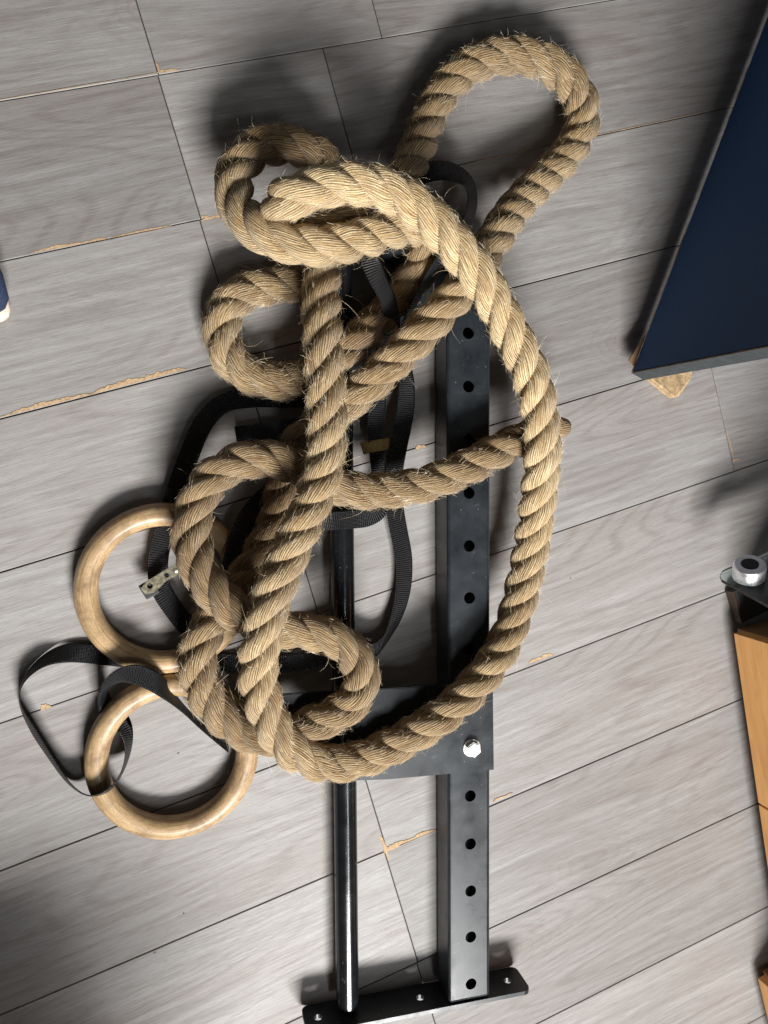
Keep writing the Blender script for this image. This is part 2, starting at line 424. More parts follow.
# ------------------------------------------------------------------ floor
PITCH = 0.192; Y0 = 0.50653
def build_floor():
    rows = {-6: [0.4], -5: [0.1], -4: [.3], -3: [.1], -2: [0.20], -1: [0.128, 0.45], 0: [0.127, 0.36], 1: [0.125, 1.02], 2: [0.125], 3: [0.125, 0.865], 4: [0.124, 1.2], 5: [0.121], 6: [0.117],
            7: [0.115], 8: [0.125], 9: [0.3], 10: [0.6], 11: [.2], 12: [.5], 13: [.1], 14: [.4]}
    V, Fc, att = [], [], []
    def quad(x0, x1, y0, y1, z, r):
        b = 0.0007; d = 0.0032
        i = len(V)
        for (zz, e) in ((z - d, 0), (z - b, 0), (z, b)):
            V.extend([(x0 + e, y0 + e, zz), (x1 - e, y0 + e, zz), (x1 - e, y1 - e, zz), (x0 + e, y1 - e, zz)])
        for k in (0, 4):
            for j in range(4):
                Fc.append((i + k + j, i + k + (j + 1) % 4, i + k + 4 + (j + 1) % 4, i + k + 4 + j)); att.append(r)
        Fc.append((i + 8, i + 9, i + 10, i + 11)); att.append(r)
    for k in sorted(rows):
        y1 = Y0 - PITCH * k; y0 = y1 - PITCH
        xs = [-2.2] + [rows[k][0] - 1.25] + rows[k] + [rows[k][-1] + 1.25] + [3.2]
        for a, b in zip(xs[:-1], xs[1:]):
            g = 0.0006 if k not in (2, 5, 7) else 0.00095
            quad(a + 0.0006, b - 0.0006, y0 + g, y1 - g, 0.0 + rng.uniform(-.0002, .0002), rng.uniform(0.02, 0.98))
    n_top = len(Fc)
    i = len(V); V.extend([(-2.3, -2.4, -0.003), (3.3, -2.4, -0.003), (3.3, 1.7, -0.003), (-2.3, 1.7, -0.003)])
    Fc.append((i, i + 1, i + 2, i + 3)); att.append(0.0)
    # chipped edges where the printed layer has come off and the fibreboard shows
    def chip(pts, wdt, side, n=26):
        a = px(*pts[0]); b = px(*pts[1]); L = np.linalg.norm(b - a); u = (b - a) / L; v = np.array([-u[1], u[0], 0]) * side
        n = max(8, int(L / 0.003))
        s = np.linspace(0, 1, n)
        env = np.sin(np.pi * s) ** 0.45
        h = np.convolve(rng.uniform(0, 1, n + 6), np.ones(7) / 7, 'valid')[:n] * 1.2 + rng.uniform(-.12, .12, n)
        h = np.clip(h, 0.12, 1.6) * env * wdt
        i = len(V); chip.z += 0.00003; z = chip.z
        for k in range(n):
            p = a + u * L * s[k]
            V.append((p[0], p[1], z)); q = p + v * max(h[k], 0.0006); V.append((q[0], q[1], z))
        for k in range(n - 1):
            Fc.append((i + 2 * k, i + 2 * k + 2, i + 2 * k + 3, i + 2 * k + 1)); att.append(-1.0)
    chip.z = 0.0003
    chip([(30, 253.5), (108, 239)], 0.007, 1); chip([(112, 238), (172, 226)], 0.004, 1)
    chip([(201, 221), (226, 216)], 0.006, 1); chip([(200.5, 217), (210, 219.5)], 0.005, 1)
    chip([(0, 417.5), (96, 393.5)], 0.008, 1); chip([(92, 394.5), (186, 369.5)], 0.011, 1); chip([(112, 389), (142, 381)], 0.012, 1)
    chip([(156, 73.5), (180, 70.5)], 0.006, 1); chip([(155, 62), (158.5, 73)], 0.0045, 1)
    chip([(382, 852), (437, 829.5)], 0.009, 1); chip([(379, 836), (388, 860)], 0.008, 1); chip([(384, 853), (400, 846)], 0.018, 1)
    chip([(493, 802), (513, 793)], 0.006, 1); chip([(528, 663.5), (553, 655)], 0.010, 1)
    chip([(415, 450), (426, 447)], 0.008, 1); chip([(41, 710.5), (52, 707)], 0.013, 1); chip([(466, 164.5), (545, 147)], 0.0022, 1); chip([(545, 147), (640, 126)], 0.0014, 1)
    chip([(732, 462), (739, 459.8)], 0.009, 1); chip([(726, 430), (733, 458)], 0.003, 1); chip([(0, 100.5), (154, 74)], 0.0012, 1); chip([(620, 131), (731, 106)], .0014, 1)
    o = mesh_obj('floor', V, Fc, MAT['floor'])
    o.data.materials.append(MAT['gap']); o.data.materials.append(MAT['fibre'])
    mi = [0 if a > 0 else (1 if a == 0 else 2) for a in att]
    o.data.polygons.foreach_set('material_index', mi)
    A = o.data.attributes.new('plank', 'FLOAT', 'FACE'); A.data.foreach_set('value', np.array(att, dtype=np.float32))
    tag(o, kind='structure')
build_floor()

# ------------------------------------------------------------------ pull-up bar frame
TOPZ = 0.062
def build_frame():
    A = px(470, 1001, TOPZ); B = px(469.3, 258, TOPZ)
    L = np.linalg.norm(B - A); u = (B - A) / L; v = np.array([u[1], -u[0], 0.0]); z = np.array([0, 0, 1.0])   # u along, v to the right
    root = empty('pull_up_bar', (A[0], A[1], 0))
    tag(root, 'black steel pull-up bar frame of square tube and round bar lying under the rope', 'pull-up bar')
    W = 0.066; Ht = 0.058
    bm = bmesh.new()
    c = (A + B) / 2; c[2] = TOPZ - Ht / 2
    box_bm(bm, c, u, v, z, L, W, Ht, 0.006, 3)
    tube = bm_obj('square_tube', bm, MAT['steel'], root)
    cb = bmesh.new(); box_bm(cb, c, u, v, z, L + .1, W - .008, Ht - .008)
    cut(tube, cb)
    cb = bmesh.new()
    for y in (333, 386.5, 440, 493, 546, 598, 649.5, 700, 796, 844, 891, 937, 984):
        p = px(468.5 + (y - 333) * 0.004, y, TOPZ)
        cyl_bm(cb, p - z * .012, p + z * .012, 0.0086, 28)
    cut(tube, cb)
    tube.data.polygons.foreach_set('use_smooth', [False] * len(tube.data.polygons))
    # round grip bar
    bz = 0.031; r = 0.0168
    p0 = px(347.5, 1004, bz); p1 = px(351, 262, bz)
    d = u
    p0 = p0 - 0; p1 = p0 + u * ((B - A) @ u - 0.004)
    bm = bmesh.new(); cyl_bm(bm, p0, p1, r, 40)
    gb = bm_obj('grip_bar', bm, MAT['bar'], root, True)
    # end plates standing on edge across the tubes
    def plate(cx0, cx1, s0, nholes, name='end_plate'):
        t = 0.006; bm = bmesh.new(); pts = []
        zt = TOPZ + 0.001; zb = 0.004; rad = 0.011
        for (cx, cz, a0) in ((cx1 - rad, zt - rad, 0), (cx0 + rad, zt - rad, 90), (cx0 + rad, zb + rad, 180), (cx1 - rad, zb + rad, 270)):
            for k in range(7):
                a = math.radians(a0 + 15 * k)
                pts.append(A + u * s0 + v * (cx + rad * math.cos(a)) + z * (cz + rad * math.sin(a) - A[2]))
        prism_bm(bm, pts, -u, t)
        o = bm_obj(name, bm, MAT['steel'], root)
        cb = bmesh.new()
        for hx in nholes:
            p = A + u * s0 + v * hx + z * ((zt + zb) / 2 - A[2])
            cyl_bm(cb, p + u * .02, p - u * .02, 0.0062, 20)
        cut(o, cb)
        return o
    e0 = px(307, 1028, TOPZ); e1 = px(531, 985.5, TOPZ)
    x0 = (e0 - A) @ v; x1 = (e1 - A) @ v
    plate(x0, x1, -0.001, [x0 + .021, (x0 + x1) / 2 + .004, x1 - .026])
    f0 = px(333, 256, TOPZ); f1 = px(504, 259, TOPZ)
    plate((f0 - A) @ v, (f1 - A) @ v, L + 0.007, [])
    # clamp plate bolted across tube and bar
    q = [px(292, 744, TOPZ + .0005), px(335, 780, TOPZ + .0005), px(388, 778, TOPZ + .0005), px(492.5, 768.5, TOPZ + .0005), px(491.5, 683, TOPZ + .0005), px(444, 684, TOPZ + .0005), px(282, 693, TOPZ + .0005)]
    bm = bmesh.new(); prism_bm(bm, q, z, 0.006)
    bmesh.ops.recalc_face_normals(bm, faces=bm.faces[:])
    bmesh.ops.bevel(bm, geom=[e for e in bm.edges if abs(e.verts[0].co.z - e.verts[1].co.z) < .001], offset=0.0012, segments=2, affect='EDGES')
    cp = bm_obj('clamp_plate', bm, MAT['steel'], root)
    # hex bolt with washer
    bc = px(473, 749, TOPZ + .0065 + .006); bc[2] = TOPZ + .0065
    bm = bmesh.new()
    lathe_bm(bm, bc, z, [(0.0135, 0), (0.0135, 0.0014), (0.0128, 0.0018), (0.008, 0.0018)], 32)
    ws = bm_obj('washer', bm, MAT['zinc'], cp)
    bm = bmesh.new()
    hexp = [bc + np.array([0.0115 * math.cos(a + .35), 0.0115 * math.sin(a + .35), 0.0019]) for a in np.arange(6) * math.pi / 3]
    prism_bm(bm, hexp, z, 0.0095)
    bmesh.ops.recalc_face_normals(bm, faces=bm.faces[:])
    bmesh.ops.bevel(bm, geom=[e for e in bm.edges if e.verts[0].co.z > bc[2] + .009 and e.verts[1].co.z > bc[2] + .009], offset=0.0016, segments=2, affect='EDGES')
    bm_obj('hex_bolt', bm, MAT['zinc'], cp)
    bm = bmesh.new()
    prism_bm(bm, [px(338, 372, .006), px(338, 259, .006), px(433, 262, .006), px(432, 300, .006), px(408, 340, .006), px(392, 366, .006)], z, .004)
    bm_obj('base_plate', bm, MAT['steel'], root)
    # short bracket arm that shows left of the hanging rope
    a0 = px(236, 437.5, 0.02); a1 = px(332, 424, 0.02)
    bm = bmesh.new(); ua = nrm(a1 - a0); va = np.array([-ua[1], ua[0], 0])
    box_bm(bm, (a0 + a1) / 2, ua, va, z, np.linalg.norm(a1 - a0), 0.030, 0.006, 0.001)
    bm_obj('bracket_arm', bm, MAT['steel'], root)
build_frame()

# ------------------------------------------------------------------ rope
ROPE_PX = [
 (557, 425, .078), (549, 428, .081), (535, 434, .086), (502, 448, .092), (465, 468, .094), (430, 483, .092), (390, 491, .084), (345, 489, .080), (318, 478, .078), (297, 467, .078),
 (270, 459, .078), (240, 462, .078), (212, 478, .076), (195, 507, .074), (190, 540, .078), (200, 572, .088), (218, 596, .097), (238, 614, .101), (262, 624, .1),
 (290, 629, .1), (320, 633, .101), (346, 645, .103), (361, 668, .104), (359, 694, .103), (340, 712, .100), (318, 722, .097), (296, 731, .089), (273, 738, .066), (248, 734, .05),
 (224, 718, .052), (205, 692, .056), (197, 661, .060), (204, 632, .058), (222, 608, .052), (244, 578, .052),
 (261, 553, .050), (276, 522, .038), (284, 490, .028), (293, 450, .030), (320, 423, .064), (351, 400, .083),
 (377, 377, .098), (404, 351, .106), (432, 321, .108), (456, 294, .105), (478, 263, .096), (497, 235, .086),
 (516, 208, .066), (541, 181, .048), (567, 154, .038), (583, 125, .036), (580, 97, .038), (562, 73, .04), (535, 59, .04), (501, 56, .038), (468, 67, .036), (443, 90, .034), (427, 120, .036), (417, 150, .046), (404, 176, .070),
 (385, 198, .085), (355, 211, .098), (322, 217, .1), (296, 215, .105), (281, 210, .125), (280, 203, .146), (292, 196, .162), (312, 190, .168),
 (335, 185, .17), (362, 184, .17), (395, 193, .168), (424, 212, .168), (451, 240, .167), (474, 270, .163), (495, 303, .155), (515, 340, .148), (530, 372, .143), (539, 408, .14),
 (543, 445, .137), (538, 498, .115), (531, 548, .092), (520, 600, .086), (503, 646, .092), (475, 684, .1), (440, 717, .104), (401, 742, .101), (363, 759, .097), (330, 764, .097), (303, 757, .106), (279, 737, .113),
 (264, 706, .118), (257, 675, .126), (262, 640, .142), (270, 605, .147), (283, 570, .142), (297, 535, .136), (313, 500, .13), (324, 465, .127), (328, 430, .124), (326, 390, .122), (323, 350, .118), (321, 310, .1),
 (322, 275, .078), (323, 245, .056), (326, 215, .046), (328, 190, .046),
 (328, 170, .047), (316, 154, .05), (292, 146, .056), (264, 146, .062), (243, 160, .067), (233, 184, .077), (238, 209, .093), (257, 230, .115), (286, 243, .131), (318, 247, .135), (350, 242, .13), (380, 233, .115), (405, 226, .103),
 (426, 230, .094), (434, 244, .089), (427, 259, .080), (412, 279, .052), (397, 299, .038), (380, 319, .044), (359, 341, .072), (337, 361, .076), (316, 375, .06),
 (296, 380, .044), (272, 381, .034), (246, 374, .029), (228, 357, .029), (221, 330, .029), (227, 306, .029), (246, 291, .029), (270, 286, .029), (298, 283, .030), (320, 281, .032), (330, 279, .033)]
# light and grime painted along the length: shaded coils browned, lit coils pale
ROPE_LIGHT = [(0, .30), (9, .30), (18, .28), (24, .30), (33, .28), (36, .12), (40, .30), (44, .55), (50, .42), (55, .38), (60, .30), (65, .75), (68, 1.0), (77, .95), (79, .70), (82, .38), (87, .40), (91, .55), (98, .48), (103, .42), (106, .28), (109, .28), (111, .45), (113, .75), (117, .72), (120, .3), (124, .12), (127, .25), (131, .42), (138, .4)]
RS, OFF, LAY = 0.0137, 0.0126, 0.117
def build_rope():
    P = np.array([list(px(*p)) + [np.interp(i, [a for a, _ in ROPE_LIGHT], [b for _, b in ROPE_LIGHT])] for i, p in enumerate(ROPE_PX)])
    C, s = resample(P, 0.0028)
    painted_light = gauss(C[:, 3:4], 12.0)[:, 0]
    C = gauss(C[:, :3], 4.0)
    C[:, 2] += 0.0012 * np.sin(s * 23) * np.sin(s * 7.1)
    d = np.gradient(C, axis=0); T = d / np.linalg.norm(d, axis=1)[:, None]
    n = len(C)
    N = np.zeros((n, 3)); N[0] = nrm(np.cross(T[0], [0, 0, 1.0]))
    for i in range(1, n):
        a = N[i - 1] - T[i] * (N[i - 1] @ T[i]); N[i] = a / np.linalg.norm(a)
    Bv = np.cross(T, N)
    s = np.concatenate([[0], np.cumsum(np.linalg.norm(np.diff(C, axis=0), axis=1))])
    lay = LAY * (1 + 0.05 * np.sin(s * 5.0) + 0.03 * np.sin(s * 13.7))
    psi0 = np.concatenate([[0], np.cumsum(2 * np.pi / ((lay[1:] + lay[:-1]) / 2) * np.diff(s))])
    K = 30
    th = np.linspace(-np.pi, np.pi, K + 1)
    tana = 2 * np.pi * OFF / LAY; al = math.atan(tana)
    shear = 2.0 * tana / RS / (2 * np.pi)
    allV, allF, allU = [], [], []; base = 0; surf = []
    for st in range(3):
        psi = psi0 + st * 2 * np.pi / 3
        O = np.cos(psi)[:, None] * N + np.sin(psi)[:, None] * Bv
        Q = -np.sin(psi)[:, None] * N + np.cos(psi)[:, None] * Bv
        t = T * math.cos(al) + Q * math.sin(al)
        W = Q * math.cos(al) - T * math.sin(al)
        jit = 0.0006 * np.sin(s * 31 + st * 2) + 0.0004 * np.sin(s * 83 + st)
        c = C + O * (OFF + jit)[:, None]
        r = RS * (1 + 0.03 * np.sin(s * 41 + st * 1.3) + 0.025 * np.sin(s * 97 + st * 4))
        ring = np.zeros((n, K + 1, 3))
        for k in range(K + 1):
            # yarns give the strand a slightly lumpy section
            rr = r * (1 + 0.020 * np.sin(9 * (th[k] + 2 * np.pi * shear * s) + 2 * np.sin(s * 17)) + 0.012 * np.sin(14 * (th[k] + 2 * np.pi * shear * s) + st))
            ring[:, k] = c + (math.cos(th[k]) * O + math.sin(th[k]) * W) * rr[:, None]
        V = ring[:, :K].reshape(-1, 3)
        i = np.arange(n - 1)[:, None]; k = np.arange(K)[None, :]
        f = np.stack([i * K + k, i * K + (k + 1) % K, (i + 1) * K + (k + 1) % K, (i + 1) * K + k], -1).reshape(-1, 4)
        uk = th / (2 * np.pi)
        U = np.stack([np.stack([uk[k] + shear * s[i] + st * 3.7, s[i] + 0 * k + st * 11.0], -1), np.stack([uk[k + 1] + shear * s[i] + st * 3.7, s[i] + 0 * k + st * 11.0], -1),
                      np.stack([uk[k + 1] + shear * s[i + 1] + st * 3.7, s[i + 1] + 0 * k + st * 11.0], -1), np.stack([uk[k] + shear * s[i + 1] + st * 3.7, s[i + 1] + 0 * k + st * 11.0], -1)], 2).reshape(-1, 2)
        allV.append(V); allF.append(f + base); allU.append(U)
        # end caps
        capf = [np.arange(K)[::-1] + base, np.arange(K) + (n - 1) * K + base]
        surf.append((c, O, W, T, t, r))
        base += len(V)
        allU.append(np.zeros((0, 2)))
        if st == 0: caps = []
        caps += capf
    V = np.vstack(allV); Fq = np.vstack(allF); U = np.vstack(allU)
    me = bpy.data.meshes.new('climbing_rope')
    org = np.array([C[:, 0].mean(), C[:, 1].mean(), 0])
    me.vertices.add(len(V)); me.vertices.foreach_set('co', (V - org).astype(np.float32).ravel())
    nl = len(Fq) * 4 + sum(len(c) for c in caps)
    me.loops.add(nl)
    me.loops.foreach_set('vertex_index', np.concatenate([Fq.ravel()] + caps).astype(np.int32))
    me.polygons.add(len(Fq) + len(caps))
    starts = np.concatenate([np.arange(len(Fq)) * 4, len(Fq) * 4 + np.cumsum([0] + [len(c) for c in caps])[:-1]])
    me.polygons.foreach_set('loop_start', starts.astype(np.int32))
    uvl = me.uv_layers.new(name='yarn')
    uvl.data.foreach_set('uv', np.concatenate([U.ravel(), np.zeros(2 * sum(len(c) for c in caps))]).astype(np.float32))
    me.update(calc_edges=True); me.validate()
    me.polygons.foreach_set('use_smooth', [True] * len(me.polygons))
    at_ = me.attributes.new('painted_light', 'FLOAT', 'POINT')
    at_.data.foreach_set('value', np.tile(np.repeat(painted_light, K), 3).astype(np.float32))
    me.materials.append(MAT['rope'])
    o = bpy.data.objects.new('climbing_rope', me); COL.objects.link(o); o.location = org
    tag(o, 'long thick three-strand tan manila rope heaped in loops over the black frame', 'rope')
    # flyaway hairs
    tuft = rng.integers(4, n - 4, 260)
    nf = 38000
    hv, hf = [], []
    for j in range(nf):
        c, O, W, T_, t, r = surf[rng.integers(3)]
        i = int(np.clip(tuft[rng.integers(len(tuft))] + rng.normal(0, 22), 4, n - 5)); a = rng.normal(0, 1.0)
        nd = math.cos(a) * O[i] + math.sin(a) * W[i]
        p = c[i] + nd * r[i] * 0.98
        tang = nrm(T_[i] * rng.choice([-1, 1]) + 0.5 * rng.normal(0, 1, 3))
        flat = rng.random() < 0.76
        long = (not flat) and rng.random() < 0.08
        Lh = rng.uniform(.016, .036) if long else rng.uniform(.004, .013)
        lift = rng.uniform(0.12, 0.6) if not long else rng.uniform(.3, .9)
        if flat:
            tang = nrm(T_[i] * rng.choice([-1, 1]) + 0.16 * rng.normal(0, 1, 3) + 0.25 * W[i]); lift = rng.uniform(.04, .2); Lh = rng.uniform(.006, .014)
        dr = nrm(tang + nd * lift); curl = rng.normal(0, 1, 3) * (0.55 if not long else 1.0); rad = rng.uniform(.00008, .00017)
        nseg = 7 if long else (2 if flat else 4)
        side = nrm(np.cross(dr, nd + 1e-3)); up = np.cross(side, dr)
        b0 = len(hv); q = p.copy()
        for k in range(nseg + 1):
            rr = rad * (1 - 0.55 * k / nseg)
            for m in range(3):
                am = m * 2.0944
                hv.append(q + rr * (math.cos(am) * side + math.sin(am) * up))
            dr = nrm(dr + curl / nseg * 1.3 * (0.2 if flat else 1) + np.array([0, 0, -0.05])); q = q + dr * Lh / nseg
            if q[2] < 0.002: q[2] = 0.002
        for k in range(nseg):
            for m in range(3):
                hf.append((b0 + k * 3 + m, b0 + k * 3 + (m + 1) % 3, b0 + k * 3 + 3 + (m + 1) % 3, b0 + k * 3 + 3 + m))
    h = mesh_obj('loose_fibres', hv, hf, MAT['fuzz'], o)
    tag(h, kind='stuff')
    return C, s
ROPE_C, ROPE_S = build_rope()

# ------------------------------------------------------------------ gymnastic rings
def ring(cx, cy, R, r, z, label, tilt=(0, 0)):
    c = px(cx, cy, z)
    nu, nv = 128, 28
    V, Fc, U = [], [], []
    ax = nrm(np.array([1, 0, tilt[0]])); ay = nrm(np.cross(np.cross(ax, [0, 1, tilt[1]]), ax)); az = np.cross(ax, ay)
    for i in range(nu):
        a = 2 * math.pi * i / nu; e = ax * math.cos(a) + ay * math.sin(a)
        for j in range(nv):
            b = 2 * math.pi * j / nv
            V.append(c + e * (R + r * math.cos(b)) + az * r * math.sin(b))
    for i in range(nu):
        for j in range(nv):
            Fc.append((i * nv + j, ((i + 1) % nu) * nv + j, ((i + 1) % nu) * nv + (j + 1) % nv, i * nv + (j + 1) % nv))
            for (ii, jj) in ((i, j), (i + 1, j), (i + 1, j + 1), (i, j + 1)):
                U.append((abs(((jj / nv + .25) % 1.0001) - .5) * 2, (abs(ii - nu / 2)) / nu * 8 + cx))
    o = mesh_obj('gymnastic_ring', V, Fc, MAT['ring'], None, True, c)
    o.data.uv_layers.new(name='grain').data.foreach_set('uv', np.array(U, dtype=np.float32).ravel())
    tag(o, label, 'gym ring', 'wooden gymnastic rings beside the rope')
    return o
ring(165.0, 588.5, 0.1015, 0.0160, 0.0175, 'upper wooden gymnastic ring, framing the metal buckle, right side hidden under the rope')
ring(173.5, 756.0, 0.1005, 0.0160, 0.0200, 'lower wooden gymnastic ring with the black strap looped around its left side')

# ------------------------------------------------------------------ straps
def ribbon(name, rows, width, mat, label=None, parent=None, thick=0.0016):
    """rows: x, y, z, tilt in degrees (0 = face up, +90 = left edge raised)"""
    P = np.array([list(px(*r[:3])) + [r[3]] for r in rows])
    D, s = resample(P, 0.003); D = gauss(D, 2.0)
    C = D[:, :3]; d = np.gradient(C, axis=0); T = d / np.linalg.norm(d, axis=1)[:, None]
    V, Fc, U = [], [], []; K = 9
    prev = None
    for i in range(len(C)):
        side = np.cross([0, 0, 1.0], T[i])
        ln = np.linalg.norm(side)
        if prev is not None and ln < 0.35:
            side = prev - T[i] * (prev @ T[i]); side = side / np.linalg.norm(side)
        else: side = side / ln
        if prev is not None and side @ prev < 0 and ln < .6: side = -side
        prev = side
        up = np.cross(T[i], side); a = math.radians(D[i, 3])
        wv = side * math.cos(a) + up * math.sin(a); nv = np.cross(T[i], wv)
        for sg in (1, -1):
            for k in range(K):
                f = k / (K - 1) * 2 - 1
                edge = thick / 2 * (0.55 if abs(f) > .99 else 1.0)
                q = C[i] + wv * f * width / 2 * sg + nv * (edge * sg + 0.0006 * (1 - f * f))
                if q[2] < 0.0012: q = q + np.array([0, 0, 0.0012 - q[2]])
                V.append(q)
    M = 2 * K
    for i in range(len(C) - 1):
        for k in range(M):
            Fc.append((i * M + k, i * M + (k + 1) % M, (i + 1) * M + (k + 1) % M, (i + 1) * M + k))
            u0 = (k % K) / K; 
            for (ii, kk) in ((i, 0), (i, 1), (i + 1, 1), (i + 1, 0)): U.append((u0 + kk / K, s[ii]))
    Fc.append(tuple(range(M))[::-1]); Fc.append(tuple((len(C) - 1) * M + k for k in range(M)))
    U += [(0, 0)] * (2 * M)
    o = mesh_obj(name, V, Fc, mat, parent, False, None if parent else C[0] * [1, 1, 0])
    o.data.uv_layers.new(name='weave').data.foreach_set('uv', np.array(U, dtype=np.float32).ravel())
    o.data.polygons.foreach_set('use_smooth', [True] * (len(o.data.polygons) - 2) + [False] * 2)
    if label: tag(o, label, 'strap', 'black ring straps')
    return o

SW = 0.027
strap_a = ribbon('ring_strap', [
 (228, 748, .013, 84), (213, 736, .015, 86), (197, 722, .018, 86), (183, 708, .026, 84), (169, 694, .039, 66), (152, 680, .050, 25), (132, 674, .054, -10), (117, 678, .050, -35), (107, 688, .040, -62), (103, 698, .024, -72), (107, 708, .008, -40),
 (117, 717, .002, -20), (126, 730, .006, -55), (128, 750, .016, -75), (122, 772, .032, -78), (111, 788, .044, -70), (98, 795, .040, -62), (84, 794, .028, -62), (69, 783, .018, -65), (50, 757, .014, -62), (33, 730, .014, -60), (21, 706, .014, -72), (20, 690, .014, -84), (28, 674, .014, -78), (45, 660, .014, -65),
 (66, 653, .013, -38), (88, 653, .011, -18), (112, 656, .007, -6), (145, 659, .004, 0), (185, 659, .003, 0), (230, 662, .004, 0), (262, 662, .02, 0), (290, 663, .042, 0), (318, 659, .052, 0), (350, 652, .052, 0), (372, 652, .030, 20), (385, 640, .016, 50),
 (396, 618, .012, 35), (403, 592, .012, 20), (404, 560, .014, 8), (399, 532, .018, 5), (395, 508, .022, 5), (394, 475, .026, 8), (399, 445, .030, 8), (405, 415, .034, 10), (407, 385, .04, 20), (404, 355, .044, 40), (405, 325, .05, 55),
 (418, 296, .07, 60), (434, 270, .1, 55), (450, 248, .118, 50), (463, 228, .105, 50), (470, 214, .085, 40), (472, 196, .07, 35), (466, 180, .062, 20), (449, 171, .06, 5), (428, 172, .058, 0), (408, 180, .045, 0)],
 SW, MAT['web'], 'long black webbing strap looped through the lower ring and running under the rope')

strap_b = ribbon('ring_strap', [
 (330, 446, .008, 0), (300, 470, .006, 0), (268, 494, .008, 0), (247, 519, .034, 0), (236, 548, .041, 0), (229, 580, .041, 0), (221, 612, .016, 0), (208, 636, .012, 0), (190, 628, .016, 15), (172, 607, .022, 25), (160, 586, .022, 15), (158, 560, .018, 5), (167, 522, .016, 5), (178, 486, .014, 8), (189, 456, .014, 12), (203, 424, .014, 15), (222, 404, .012, 22), (250, 398, .010, 15), (285, 398, .010, 5), (320, 398, .007, 0), (350, 396, .058, 0),
 (366, 388, .056, 10), (380, 360, .045, 15), (392, 330, .052, 20), (388, 300, .085, 15), (376, 275, .108, 10), (369, 258, .104, 0), (364, 240, .085, 0)],
 SW, MAT['web'], 'shorter black webbing strap with a metal cam buckle inside the upper ring')

def buckle():
    n0 = px(146, 588, .032); n1 = px(184, 566, .036)
    u = nrm(n1 - n0); z = nrm(np.array([-.25, -.1, 1]) - u * (np.array([-.25, -.1, 1]) @ u)); v = np.cross(z, u)
    L = np.linalg.norm(n1 - n0)
    pts = []
    prof = [(-.005, -.007), (.006, -.0105), (.016, -.0085), (L * .45, -.0055), (L * .75, -.0055), (L, -.007), (L, .007), (L * .8, .0085), (L * .5, .0085), (.020, .0080), (.006, .0080), (-.006, .003)]
    for a, b in prof: pts.append(n0 + u * a + v * b)
    bm = bmesh.new(); prism_bm(bm, pts, z, 0.0018)
    o = bm_obj('cam_buckle', bm, MAT['buckle'], strap_b)
    cb = bmesh.new()
    cb.free()
    for a, b, r in ((.006, 0, .0038), (.032, .001, .0034), (L - .012, 0, .0036)):
        cb = bmesh.new(); p = n0 + u * a + v * b; cyl_bm(cb, p - z * .01, p + z * .01, r, 20); cut(o, cb)
    # black lever end under the plate, and a riveted pin
    bm = bmesh.new(); box_bm(bm, n0 + u * .002 - z * .004 - v * .004, u, v, z, .020, .022, .004, .0012)
    bm_obj('lever', bm, MAT['rubber'], o)
    bm = bmesh.new(); p = n0 + u * (L - .012); lathe_bm(bm, p - z * .002, z, [(.0033, 0), (.0033, .0042), (.0024, .0052), (.0006, .0055)], 20)
    bm_obj('rivet', bm, MAT['zinc'], o)
buckle()

# strap round the grip bar with a loose double tail, and a tan keeper
strap_c = ribbon('bar_strap', [
 (306, 521, .010, 0), (322, 521, .034, 0), (336, 520, .051, 0), (352, 519, .051, 0), (368, 517, .040, 0), (380, 509, .030, 10), (382, 490, .026, 25), (379, 468, .024, 20), (377, 445, .024, 15), (376, 418, .03, 15), (378, 395, .035, 20), (372, 375, .035, 10)],
 SW, MAT['web'], 'black webbing strap wrapped over the round bar just below the crossing rope')
strap_c['group'] = 'black ring straps'
ribbon('keeper_loop', [(362, 449, .024, 0), (369, 447, .0275, 0), (386, 444, .0275, 0), (392, 443, .024, 0)], 0.017, MAT['tan'], None, strap_c)

